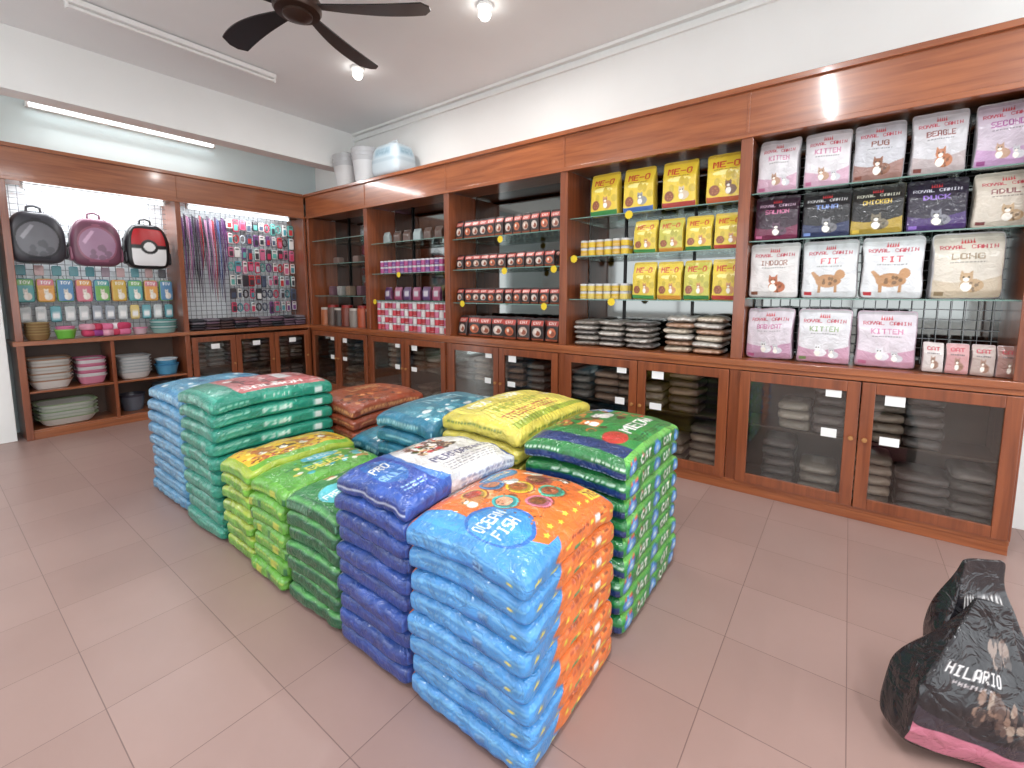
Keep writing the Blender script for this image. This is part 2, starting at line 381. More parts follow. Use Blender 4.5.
boxes('base_shelves',[(.60,1.865,FY+.02,YBk,.06,.09),(.60,1.21,FY+.02,YBk,.44,.46),(1.24,1.865,FY+.02,YBk,.44,.46),(.55,3.36,FY+.01,FY+.03,0,.07),(1.915,3.34,FY+.03,YBk,.07,.09)],WOODX,cb2)
boxes('base_back',[(.6,3.80,YBk-.015,YBk,.05,zc0),(1.915,3.34,FY+.08,YBk-.02,.47,.485)],DARKW,cb2,bevel=0)
boxes('white_backboard',[(.6,3.34,YBk-.012,YBk,zc1,cb+.02)],mat('white_backboard',(240,245,248),.5),cb2,bevel=0)
gr=[]
x=.64
while x<3.33:
    gr.append((x-.0025,x+.0025,6.40,6.405,zc1+.06,cb)); x+=.056
z=zc1+.06
while z<cb:
    gr.append((.62,1.86,6.405,6.410,z-.0025,z+.0025)); gr.append((1.92,3.33,6.405,6.410,z-.0025,z+.0025)); z+=.056
boxes('wire_grid',gr,mat('grid_wire',(120,124,130),.4,metal=.5),cb2,bevel=0)
dw=[];dg=[];kn=Acc()
xs=[1.92,2.39,2.86,3.335]
for i in range(3):
    p,q=xs[i]+.003,xs[i+1]-.003; f=.06; z0,z1=.09,zc0-.03; Y0,Y1=FY-.02,FY
    dw+=[(p,p+f,Y0,Y1,z0,z1),(q-f,q,Y0,Y1,z0,z1),(p+f,q-f,Y0,Y1,z0,z0+f),(p+f,q-f,Y0,Y1,z1-f,z1)]
    dg.append((p+f-.005,q-f+.005,FY-.012,FY-.008,z0+f-.005,z1-f+.005))
    kn.lathe([(.0005,0),(.008,.001),(.008,.012),(.014,.016),(.013,.026),(.0005,.028)],q-.03,Y0,.52,(170,120,70),n=12,M=Matrix.Rotation(math.pi/2,4,'X'))
boxes('door_frames',dw,WOODZ,cb2); boxes('door_glass',dg,DGLASS,cb2,bevel=0); kn.obj('door_knobs',PLAST,cb2)
boxes('door_labels',[(xs[i]+.2,xs[i]+.29,FY-.0135,FY-.0125,.72,.78) for i in range(3)],LABEL,cb2,bevel=0)
st=Acc()
for z in (.09,.485):
    for i in range(7):
        for k in range(5):
            cc=random.choice([(150,130,114),(140,120,114),(110,104,112),(160,158,156)])
            st.softbox(.18,.25,.06,(5,5,3),T(2.02+i*.2,6.33,z+.03+k*.057,random.uniform(-3,3)),cc)
st.obj('stored_packets',BAGM,cb2)

# ============================================================ SACK STACKS
def stack(name,x0,x1,y0,y1,h,n,top,sx,sy,res=(44,36,9),topres=(90,76,10),seed=1,jit=.009,wr=.0034,grow=.03,droop=.05,sh=True):
    random.seed(seed); A=Acc(); t=h/n; L,W=(x1-x0)*(1+grow),(y1-y0)*(1+grow)
    for c in {id(q):q for q in (top,sx,sy)}.values(): c.mottle(.05,seed)
    for k in range(n):
        last=k==n-1; fr=k/(n-1)
        ox,oy=random.uniform(-jit,jit),random.uniform(-jit,jit)*.5
        def dfm(P,S):
            S=S.copy(); ex=np.abs(P[:,0])**5; ey=np.abs(P[:,1])**5
            S[:,2]*=1-.06*ex-.10*ey
            S[:,2]+=-(droop*fr)*(np.abs(P[:,0])**3*.5+np.abs(P[:,1])**3*.5)
            return S
        sk=sx.roll(random.choice([0,.1,-.12,.3,.5])) if sh else sx
        pa={'all':sk,'y0':sy,'y1':sy,'z1':top if last else sk}
        A.softbox(L*random.uniform(.985,1.015),W*random.uniform(.985,1.01),t*1.12,topres if last else res,
            T((x0+x1)/2+ox,(y0+y1)/2+oy,t*(k+.5)+t*.05+.003+.012*fr,random.uniform(-1.4,1.4)),pa,k=18,mz=6.0,deform=dfm,wr=wr,seed=seed*31+k,wf=17)
    return A.obj(name,SACKM)
Wt=(240,240,236)
# --- orange ocean-fish sack
top=Cv((226,108,30),300,250)
top.poly([(0,0),(0,1),(.10,1),(.17,.75),(.14,.4),(.22,0)],(66,146,206))
top.ell(.19,.36,.18,.24,(36,106,185)); top.ell(.19,.36,.16,.21,(50,142,208))
top.text('OCEAN',.185,.44,.23,.09,Wt); top.text('FISH',.185,.31,.19,.09,Wt)
top.blot(26,[(190,120,70),(150,80,44),(214,170,120),(120,70,40)],.02,.05,(.35,.85,.42,.72),14)
top.ell(.72,.86,.17,.12,(30,96,144)).ell(.72,.86,.15,.10,(50,132,178)).text('KIBBLE',.72,.86,.22,.06,(236,190,90))
for (u,v,c1,c2) in ((.40,.50,(60,180,180),(220,150,120)),(.60,.55,(225,190,40),(150,80,40)),(.52,.32,(226,120,150),(120,70,40)),(.77,.52,(160,60,60),(130,80,45)),(.36,.74,(215,170,60),(170,60,40)),(.53,.74,(60,130,190),(200,120,70)),(.68,.34,(80,190,160),(170,90,50))):
    top.ell(u,v-.01,.086,.10,(150,70,30)).ell(u,v,.080,.095,c1).ell(u,v,.066,.079,tuple(int(q*.7) for q in c1)).ell(u,v+.01,.055,.06,c2).blot(7,[tuple(int(q*.7) for q in c2),tuple(min(255,int(q*1.25)) for q in c2)],.006,.014,(u-.04,u+.04,v-.03,v+.05),int(u*100))
top.cat(.27,.70,.09,(200,130,70)).cat(.61,.67,.07,(180,180,180)).cat(.87,.66,.09,(225,215,200)).cat(.88,.38,.07,(110,74,50))
top.blot(90,[(150,85,45),(190,110,60),(120,70,40)],.004,.010,(.30,.88,.18,.62),4)
for i in range(7): top.star(.28+.08*i,.07+.03*(i%2),.026,(240,220,60),1.2)
top.rect(.80,.96,.06,.2,(244,210,60)).text('7KG',.88,.13,.12,.09,(160,30,40)); top.text('CAT FOOD',.40,.95,.34,.045,Wt).lines(.3,.7,.87,.91,1,Wt,3)
sx=Cv((64,142,206),160,70); sx.poly([(0,.0),(1,.0),(1,.25),(.6,.38),(.3,.22),(0,.33)],(44,110,184)); sx.poly([(0,.62),(.4,.74),(1,.6),(1,.7),(.4,.84),(0,.72)],(104,172,220)); sx.lines(.1,.5,.45,.6,2,(150,200,232),3)
sx.star(.88,.5,.035,(240,220,60),1.9).rect(.62,.70,.35,.6,(120,170,215)).lines(.62,.70,.4,.55,2,(40,90,150),2)
sy=Cv((226,112,32),220,80); sy.rect(0,.24,0,1,(60,140,204)); sy.poly([(.2,0),(.36,0),(.25,.5),(.33,1),(.2,1)],(60,140,204))
for u,v in ((.10,.5),(.24,.25),(.38,.62),(.52,.35),(.66,.68),(.80,.4),(.93,.62)): sy.star(u,v,.042,(240,220,60),2.4)
sy.rect(.44,.50,.1,.38,(60,140,90)).lines(.58,.9,.08,.24,2,(245,205,150),5).lines(.42,.60,.74,.88,1,(160,60,30),6).blot(10,[(180,74,30),(236,150,60),(120,60,34)],.012,.035,(.5,.95,.45,.9),3).rect(.70,.76,.5,.8,(230,225,220))
stack('pet_food_sack_stack',.94,1.515,.65,1.14,.665,8,top,sx,sy,res=(70,54,12),topres=(190,160,14),seed=11,droop=.065,sh=False)
# --- dark blue
top=Cv((222,220,218),260,200); top.rect(0,.28,0,1,(40,76,162)); top.poly([(.28,0),(.36,0),(.30,.5),(.37,1),(.28,1)],(60,116,190))
top.ell(.14,.55,.11,.3,(36,104,180)).text('PRO',.14,.62,.16,.12,Wt).text('ADULT',.14,.42,.18,.09,(150,195,232)).lines(.05,.24,.1,.2,2,(150,195,232),1)
top.blot(150,[(140,60,40),(190,120,70),(90,70,50),(60,110,50),(190,56,50),(224,196,150),(70,60,60),(120,80,50)],.008,.032,(.42,.74,.50,.98),9)
top.cat(.62,.72,.11,(100,76,60)); top.text('PERFORMANCE',.68,.33,.54,.095,(56,56,104)).lines(.42,.95,.06,.24,4,(120,120,130),2)
top.rect(.86,.95,.5,.95,(195,200,210)).lines(.87,.94,.55,.9,6,(90,90,100),3)
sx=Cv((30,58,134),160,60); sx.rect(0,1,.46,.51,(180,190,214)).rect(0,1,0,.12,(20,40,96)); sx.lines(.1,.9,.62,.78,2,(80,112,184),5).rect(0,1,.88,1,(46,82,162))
sy=Cv((44,84,170),120,60); sy.rect(.35,1,0,1,(218,220,226)).lines(.45,.95,.2,.8,4,(100,110,150),5)
stack('pet_food_sack_stack',.935,1.56,1.155,1.57,.71,10,top,sx,sy,seed=12,topres=(160,110,10))
# --- dark green
top=Cv((48,122,62),180,150); top.blot(90,[(200,180,120),(60,166,186),(40,106,60),(190,116,60),(116,176,90),(225,220,204)],.01,.05,(.3,.95,.3,1),2).ell(.2,.4,.16,.22,(80,186,196)).text('FRESH',.2,.4,.24,.12,Wt).text('DOG FOOD',.6,.18,.5,.10,Wt)
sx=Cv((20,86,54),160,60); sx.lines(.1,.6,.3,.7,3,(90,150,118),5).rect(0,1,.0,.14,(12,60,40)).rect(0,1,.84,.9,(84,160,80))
stack('pet_food_sack_stack',.945,1.5,1.59,1.985,.51,7,top,sx,sx,seed=13,topres=(110,84,8))
# --- light green
top=Cv((90,160,60),180,150); top.blot(80,[(60,170,180),(220,206,90),(40,124,60),(200,140,80),(230,230,212),(90,190,200)],.01,.06,(.2,.95,.2,.95),5).text('BEEF',.5,.35,.4,.16,(236,226,90)).ell(.55,.7,.18,.13,(90,180,204)).text('RICE',.55,.7,.22,.1,Wt)
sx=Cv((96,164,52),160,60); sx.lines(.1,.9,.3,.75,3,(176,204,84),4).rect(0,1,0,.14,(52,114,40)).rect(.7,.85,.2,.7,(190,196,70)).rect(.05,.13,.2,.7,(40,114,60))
stack('pet_food_sack_stack',.94,1.5,2.005,2.34,.50,7,top,sx,sx,seed=14,topres=(110,76,8))
# --- yellow / green puppy
top=Cv((228,182,38),220,150); 
top.blot(40,[(190,120,60),(214,150,60),(240,215,110)],.02,.06,(.1,.9,.2,.7),13)
for u in (.22,.40,.58,.76): top.cat(u,.42,.11,(180,106,54) if u!=.40 else (100,62,38))
top.text('PUPPY',.5,.84,.5,.13,(180,40,30)).rect(0,1,0,.14,(108,172,52)).blot(50,[(160,96,50),(120,70,40),(190,60,40)],.01,.022,(.05,.95,.15,.28),3).blot(10,[(190,60,40)],.015,.03,(0,.2,.3,.9),3)
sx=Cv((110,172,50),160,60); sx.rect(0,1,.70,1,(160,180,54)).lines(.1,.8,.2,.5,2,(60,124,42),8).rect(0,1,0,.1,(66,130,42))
stack('pet_food_sack_stack',.94,1.56,2.36,2.68,.52,7,top,sx,sx,seed=15,topres=(120,76,8))
# --- teal
top=Cv((196,110,110),200,150); top.rect(0,.20,0,1,(24,142,118)); top.blot(90,[(230,196,196),(186,60,70),(230,226,222),(144,60,60),(215,146,136),(90,60,56)],.01,.05,(.25,.97,.1,.95),8).rect(.62,.74,.35,.7,(232,232,232)).text('SALMON',.5,.13,.5,.1,Wt)
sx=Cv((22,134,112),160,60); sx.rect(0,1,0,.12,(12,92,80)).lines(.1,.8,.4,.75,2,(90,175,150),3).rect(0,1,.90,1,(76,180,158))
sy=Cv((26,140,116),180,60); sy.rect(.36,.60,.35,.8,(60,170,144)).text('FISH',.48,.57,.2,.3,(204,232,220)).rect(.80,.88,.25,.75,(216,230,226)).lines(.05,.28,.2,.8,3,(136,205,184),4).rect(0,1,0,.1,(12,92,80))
stack('pet_food_sack_stack',.93,1.64,2.72,3.22,.83,10,top,sx,sy,seed=16,res=(50,34,9),topres=(130,90,8))
# --- light blue
top=Cv((66,142,176),100,80); top.blot(40,[(150,200,220),(40,104,150),(220,230,232)],.015,.06,rs=2)
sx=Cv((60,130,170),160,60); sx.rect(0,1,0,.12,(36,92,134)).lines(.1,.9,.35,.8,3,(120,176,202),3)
stack('pet_food_sack_stack',.94,1.6,3.26,3.92,.76,9,top,sx,sx,seed=17,topres=(60,50,7))
# --- green / navy
top=Cv((44,130,64),260,200); top.rect(0,.16,0,1,(28,54,106)).blot(30,[(80,60,40),(200,120,60),(60,110,60)],.015,.05,(.25,.8,.45,.9),21).cat(.40,.62,.12,(205,124,54)).cat(.62,.64,.11,(214,210,204)).ell(.25,.25,.10,.11,(190,50,45)).text('MEOW',.6,.25,.42,.13,(240,232,232)).rect(.80,.97,.66,.93,(60,122,190)).lines(.81,.96,.7,.9,4,Wt,2).blot(60,[(190,60,50),(30,86,58),(220,210,90),(86,60,40)],.008,.025,(.22,.95,.80,.98),3).lines(.3,.9,.05,.12,2,(20,56,40),3).blot(12,[(200,50,40)],.012,.024,(.75,.95,.3,.6),8)
sx=Cv((26,50,106),160,60); sx.rect(0,1,.52,1,(32,116,56)).lines(.1,.8,.15,.4,2,(184,198,226),7).lines(.2,.9,.62,.85,1,(200,225,202),8)
sy=Cv((34,130,58),220,70); 
for u in (.10,.5,.90): sy.ell(u,.5,.06,.34,(40,100,180)).ell(u,.5,.045,.24,(104,170,220)).ell(u,.5,.02,.1,(220,230,236))
sy.text('CAT',.30,.55,.15,.36,Wt).text('CAT',.70,.55,.15,.36,Wt).lines(.2,.8,.18,.3,1,(170,215,170),3).rect(0,1,0,.12,(20,88,45)).rect(0,1,.88,1,(104,178,76)).blot(6,[(200,60,50),(220,200,80)],.012,.03,(.05,.95,.7,.85),4)
stack('pet_food_sack_stack',1.605,2.29,.65,1.13,.76,9,top,sx,sy,res=(70,44,10),topres=(160,116,10),seed=18)
# --- yellow
top=Cv((220,206,92),220,160); top.text('MEO TUNA',.42,.76,.56,.13,(240,242,222)).text('PERSIAN',.42,.46,.5,.11,(146,158,54)).cat(.84,.52,.1,(190,144,108)).rect(0,1,0,.12,(146,160,54)).lines(.1,.7,.18,.34,3,(180,90,60),3).lines(.1,.7,.56,.62,1,(150,150,60),5)
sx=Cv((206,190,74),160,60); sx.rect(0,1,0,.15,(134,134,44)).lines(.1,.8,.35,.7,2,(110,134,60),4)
stack('pet_food_sack_stack',1.62,2.32,1.17,1.67,.785,9,top,sx,sx,seed=19,topres=(140,96,8))
# --- cyan
top=Cv((52,130,150),160,120); top.text('TUNA',.5,.6,.45,.2,(160,204,212)).blot(30,[(40,106,134),(130,190,200),(220,226,226)],.015,.05,(0,1,0,.38),3).lines(.2,.8,.8,.9,2,(180,214,220),4)
sx=Cv((38,114,142),120,60); sx.lines(.1,.9,.3,.7,2,(156,198,210),5)
stack('pet_food_sack_stack',1.58,2.24,1.70,2.18,.72,8,top,sx,sx,seed=20,topres=(90,70,7))
stack('pet_food_sack_stack',1.62,2.22,2.22,2.5,.5,6,top,sx,sx,seed=22,topres=(50,40,7))
# --- brown
top=Cv((160,80,44),160,120); top.text('LAMB',.5,.6,.4,.18,(216,164,110)).blot(40,[(110,52,32),(200,126,70),(90,50,36)],.015,.05,(0,1,0,.42),3)
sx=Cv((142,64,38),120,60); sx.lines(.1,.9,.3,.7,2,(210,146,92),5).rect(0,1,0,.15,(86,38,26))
stack('pet_food_sack_stack',1.66,2.26,2.53,3.06,.67,8,top,sx,sx,seed=21,topres=(90,70,7))

# ============================================================ SHELF BAGS
def bagdef(topw=.10,st=.60,nx=0):
    def f(P,S):
        S=S.copy(); t=(P[:,2]+1)/2; q=np.clip((t-st)/(1-st),0,1); q=q*q*(3-2*q)
        b=1-.25*np.clip((.12-t)/.12,0,1)
        belly=1+.10*np.sin(np.clip(t*1.2,0,1)*math.pi)*(1-np.abs(P[:,0])**2)
        S[:,1]*=(1-(1-topw)*q)*b*belly
        S[:,0]*=1-.04*np.sin(np.clip(t,0,1)*math.pi)-nx*q
        return S
    return f
def bag(A,w,d,h,x,y,z,rz,front,side,res=(40,8,44),seed=0,wr=.002,rx=0,ry=0,nx=0,k=16,st=.60):
    A.softbox(w,d,h,res,T(x,y,z,rz,rx,ry)@Matrix.Translation((0,0,h/2)),{'all':side,'y0':front,'y1':front},k=k,mz=k,deform=bagdef(nx=nx,st=st),wr=wr,seed=seed)
def rc(base,band,word,wcol,pic,piccol,low=None):
    c=Cv(base,180,210)
    c.rect(0,1,.955,1,tuple(int(q*.85) for q in base)); c.rect(0,1,.945,.95,tuple(int(q*.7) for q in base))
    if low: 
        c.poly([(0,0),(1,0),(1,.34),(.7,.27),(.3,.25),(0,.30)],low)
    for k in range(5): c.poly([(.42+.04*k-.016,.84),(.42+.04*k,.915),(.42+.04*k+.016,.84)],(200,30,40))
    c.text('ROYAL CANIN',.5,.78,.80,.062,band)
    c.text(word,.5,.64,min(.54,.115*len(word)),.09,wcol)
    c.lines(.25,.75,.53,.57,1,tuple(int(q*.6) for q in base),len(word))
    dk=tuple(int(q*.7) for q in piccol)
    if pic=='cat': c.cat(.5,.27,.22,piccol,asp=.85).blot(8,[dk],.01,.03,(.5,.68,.1,.25),2)
    elif pic=='kit': c.cat(.40,.25,.16,piccol,asp=.85).cat(.66,.21,.13,(200,200,205),asp=.85)
    else: c.ell(.5,.3,.25,.11,piccol).ell(.72,.41,.09,.08,piccol).rect(.30,.36,.1,.3,piccol).rect(.62,.68,.1,.3,piccol).poly([(.25,.3),(.15,.44),(.2,.46),(.33,.36)],piccol).blot(6,[dk],.02,.04,(.35,.65,.25,.35),3)
    c.rect(.05,.20,.05,.11,wcol).mottle(.02,len(word))
    return c
RZ=-90
rows=[]
Bw=(214,210,214); RB=(180,36,56)
top_specs=[rc(Bw,RB,'KITTEN',(190,100,140),'kit',(180,140,114),(200,160,180)),rc(Bw,RB,'KITTEN',(190,100,140),'kit',(180,140,114),(200,160,180)),
 rc((190,190,196),RB,'PUG',(120,60,40),'cat',(134,80,50),(150,110,100)),rc((198,196,200),RB,'BEAGLE',(120,50,40),'cat',(180,106,60),(174,160,160)),rc((196,182,196),RB,'SECOND',(150,60,130),'kit',(184,146,120),(186,146,186))]
for y,f in zip([.425,.165,-.085,-.345,-.605],top_specs): rows.append((y,2.05,.238,.10,.345,f,(182,178,182)))
d=[rc((50,22,42),(220,190,210),'SALMON',(205,106,150),'cat',(90,60,80),(114,32,68)),rc((30,28,32),(220,220,220),'TUNA',(116,144,208),'cat',(110,110,115),(40,50,86)),rc((32,30,30),(220,220,200),'CHICKEN',(225,190,60),'cat',(120,110,90),(170,142,42)),rc((38,30,48),(220,220,230),'DUCK',(144,106,200),'cat',(120,120,130),(68,42,104)),rc((200,190,175),RB,'ADULT',(120,60,60),'cat',(184,154,116),None)]
for y,f,c in zip([.42,.15,-.10,-.36,-.63],d,[(52,20,44),(30,28,32),(50,46,28),(38,30,50),(190,180,165)]): rows.append((y,1.74,.258,.11,.295,f,c))
r3=[rc((216,212,210),RB,'INDOOR',(130,80,60),'cat',(172,88,42),None),rc((214,216,218),RB,'FIT',(190,40,50),'dog',(184,136,90),None),rc((214,216,218),RB,'FIT',(190,40,50),'dog',(184,136,90),None),rc((210,202,188),RB,'LONG',(140,120,90),'cat',(184,154,116),(196,180,156))]
for y,f in zip([.42,.112,-.19,-.505],r3): rows.append((y,1.36,.292,.12,.365,f,(190,188,190)))
r4=[rc((210,200,208),RB,'BABYCAT',(180,90,136),'kit',(214,214,218),(184,140,166)),rc((212,210,214),RB,'KITTEN',(120,146,90),'kit',(224,224,228),(190,144,166)),rc((212,202,210),RB,'KITTEN',(190,106,144),'kit',(218,216,222),(194,148,170))]
for y,f in zip([.42,.115,-.19],r4): rows.append((y,.945,.285,.12,.345,f,(190,166,180)))
for i,(y,z,w,dd,h,f,c) in enumerate(rows):
    A=Acc(); bag(A,w,dd,h,3.53+(i%3)*.006,y,z,RZ+(i*37%7-3),f,c,res=(84,8,94),seed=i,wr=.003); A.obj('cat_food_bag',BAGM)
A=Acc()
for k,y in enumerate([-.40,-.50,-.60,-.695]):
    c=Cv([(200,190,186),(190,138,138),(176,158,150),(150,110,100)][k],60,80); c.text('CAT',.5,.8,.6,.12,(180,40,60)).cat(.5,.35,.25,(146,108,88)).lines(.2,.8,.6,.7,1,(90,80,80),2)
    bag(A,.094,.06,.17,3.47,y,.945,RZ,c,(180,160,160),res=(30,6,40),seed=k)
A.obj('cat_food_pouch_row',BAGM)
# ---- bay 2 yellow
def meo(c1=(224,192,28),low=(60,150,70),pic=(200,140,80)):
    c=Cv(c1,150,190); c.text('ME-O',.5,.78,.70,.14,(190,30,32)).ell(.5,.60,.34,.05,(240,228,134)).rect(0,1,0,.12,low).blot(6,[tuple(int(q*.9) for q in c1)],.05,.12,(.1,.9,.2,.6),3).cat(.58,.32,.2,pic,asp=.85).ell(.22,.26,.14,.11,(140,76,44)).blot(8,[(180,110,60)],.01,.02,(.15,.3,.2,.32),3).rect(0,1,.95,1,(200,164,24)).lines(.2,.8,.66,.69,1,(90,60,30),3)
    return c
lows=[(60,140,70),(60,104,176),(176,56,48),(190,86,40)]
for k,y in enumerate([1.66,1.37,1.06,.745]):
    A=Acc(); bag(A,.255,.10,.345,3.52,y,2.02,RZ+k*2-3,meo(low=lows[k],pic=[(190,134,80),(146,146,146),(210,190,164),(116,78,50)][k]),(206,176,28),res=(64,8,76),seed=50+k); A.obj('cat_food_bag',BAGM)
for z,hh in ((1.70,.25),(1.34,.29)):
    for k in range(4):
        y=1.30-k*.198; A=Acc()
        c1=(218,190,40) if (k+int(z*10))%3 else (194,186,68)
        bag(A,.188,.09,hh,3.50,y,z,RZ+k*3-4,meo(c1,low=[(70,150,80),(214,144,42),(60,132,70),(190,60,50)][k]),(200,174,32),res=(48,8,54),seed=70+k); A.obj('cat_food_bag',BAGM)
def cans(name,y0,y1,z,cols,r=.034,h=.075,levels=2,x=3.47,rowsx=2):
    A=Acc(); k=0
    for xr in range(rowsx):
        y=y0+r
        while y<y1-r:
            for l in range(levels):
                c=cols[(k*7+l*3+k//2)%len(cols)]; m=(190,190,192)
                A.lathe([(.001,0),(r*.93,0),(r,.004),(r,.018),(r,.02),(r,h-.018),(r,h-.006),(r*.94,h-.002),(r*.9,h-.004),(.001,h-.004)],x+xr*2.2*r,y,z+l*h*1.005,[m,m,c,(225,222,215) if k%2 else c,c,m,m,m,m],n=14)
            y+=r*2.12; k+=1
    return A.obj(name,PLAST)
cans('cat_food_can_display',1.43,1.93,1.70,[(214,180,48),(204,162,56),(206,190,104)],levels=2,h=.065)
cans('cat_food_can_display',1.43,1.93,1.34,[(214,190,96),(204,170,56),(214,204,144)],levels=2,h=.065)
def flatstacks(name,ys,z,cols,n,w=.2,dx=.3,t=.05,x=3.58,seed=1):
    A=Acc(); random.seed(seed)
    for j,y in enumerate(ys):
        for k in range(n):
            c=Cv(cols[(j+k)%len(cols)],60,20); c.lines(.1,.9,.3,.7,2,tuple(min(255,q+50) for q in cols[(j+k)%len(cols)]),k)
            A.softbox(dx,w,t*1.15,(12,16,5),T(x+random.uniform(-.015,.015),y+random.uniform(-.015,.015),z+t*.58+k*t,random.uniform(-5,5)),{'all':c},k=6,mz=2.6,wr=.004,seed=k+j*9,wf=24)
    return A.obj(name,BAGM)
flatstacks('stacked_food_packets',[1.80,1.57,1.34],.944,[(112,104,96),(136,128,120),(90,82,78),(150,142,134)],5,w=.22,t=.043,seed=4)
flatstacks('stacked_food_packets',[1.02,.80],.944,[(160,146,128),(140,104,80),(170,164,156)],6,w=.21,t=.045,seed=5)
def pouches(name,y0,y1,z,w,h,d,gen,x=3.47,rowsx=1,res=(14,5,16),seed=0,gap=1.04,tilt=0):
    A=Acc(); k=0
    for xr in range(rowsx):
        y=y1-w/2
        while y-w/2>y0-.001:
            f,s=gen(k+xr); bag(A,w,d,h,x+xr*(d+.01)+((k*29)%5-2)*.004,y,z,RZ+((k*53)%9-4)*(1+tilt),f,s,res=res,seed=seed+k,wr=.0015,rx=tilt*((k*17)%7-3),k=10); y-=w*gap; k+=1
    return A.obj(name,BAGM)
def darkorange(k):
    c=Cv((38,26,26),60,80); c.rect(0,1,.68,.90,(176,50,34)).text('CAT',.5,.79,.6,.12,(230,226,220)).ell(.5,.38,.34,.2,[(206,190,180),(200,96,46),(190,160,144)][k%3]).ell(.58,.34,.18,.11,(140,66,36)).ell(.4,.42,.1,.08,(226,214,200)).rect(0,1,.0,.1,(156,76,44)).lines(.1,.9,.13,.18,1,(200,180,160),k); return c,(52,30,28)
for z,w,h,nr in ((1.94,.10,.185,1),(1.63,.105,.15,2),(1.29,.10,.15,2),(.944,.15,.215,2)):
    pouches('pet_treat_pouch_row',2.04,3.31,z,w,h,.055,darkorange,x=3.48,seed=int(z*100),res=(28,5,34),rowsx=nr,tilt=2 if z<1 else .5)
# ---- bay 4
pc=[(190,60,70),(212,208,206),(50,86,150),(190,104,134),(166,40,50),(140,40,60)]
cans('pet_food_tin_display',3.44,4.68,.944,pc,r=.034,h=.085,levels=4,rowsx=2)
cans('pet_food_tin_display',3.50,4.62,1.62,[(166,70,124),(112,60,130),(190,130,166)],r=.034,h=.075,levels=2,rowsx=1)
pouches('pet_treat_pouch_row',3.5,4.6,1.98,.12,.14,.05,lambda k:((90,70,62),(90,70,60)) if k%3 else ((150,165,165),(140,150,150)),x=3.55,seed=5,gap=1.5)
pouches('pet_treat_pouch_row',3.5,4.6,1.30,.13,.16,.05,lambda k:(Cv((150,50,90) if k%2 else (84,50,100),10,10).rect(.2,.8,.3,.7,(200,195,200)),(110,50,84)),x=3.55,seed=6,gap=1.3)
# ---- bay 5
def jar(A,x,y,z,r,h,c,lid):
    A.lathe([(.001,0),(r,.0),(r,.01),(r,h*.82),(r*.9,h*.88),(r*.92,h*.88),(r*.92,h),(.001,h)],x,y,z,[c,c,c,c,lid,lid,lid],n=18)
A=Acc()
for k,(y,c) in enumerate([(4.87,(60,40,36)),(5.04,(170,76,42)),(5.22,(130,120,112)),(5.40,(110,50,34)),(5.57,(60,50,46)),(5.73,(90,70,60)),(5.9,(160,92,56))]):
    jar(A,3.52,y,.944,.08,.24+.04*(k%2),c,[(190,180,170),(150,40,36)][k%2])
A.obj('treat_jar_row',PLAST)
A=Acc()
for k,y in enumerate((4.95,5.15,5.4,5.6,5.8)):
    A.softbox(.1,.1,.13,(6,6,6),T(3.58,y,1.35+.067),[(150,148,144),(110,80,90),(130,112,96)][k%3],k=8,mz=8)
    if k%2: A.softbox(.1,.12,.09,(6,6,6),T(3.58,y+.05,1.78+.047),(120,100,92),k=8,mz=8)
A.obj('boxed_goods',PLAST)
A=Acc()
def starv(A,x,y,z,r=.035):
    V=[(x,y,z)];n=12
    for i in range(2*n):
        a=math.pi*i/n; q=r if i%2 else r*.78; V.append((x,y+q*math.cos(a),z+q*math.sin(a)))
    F=[]
    for i in range(1,2*n+1,2):
        j=i%(2*n)+1; k=j%(2*n)+1; F.append((0,k,j,i))
    A.add(V,F,np.broadcast_to(lin(np.array((226,196,44))/255.),(len(F),4,3)))
for y,z in ((1.42,2.0),(1.9,1.68),(1.55,1.32),(2.7,1.9),(2.65,1.6),(3.2,1.28),(2.2,1.27),(4.2,1.6),(4.66,1.28),(2.1,1.6)):
    starv(A,FX+.04,y,z,.036)
A.obj('price_tag_set',MATTE,cab,smooth=False)

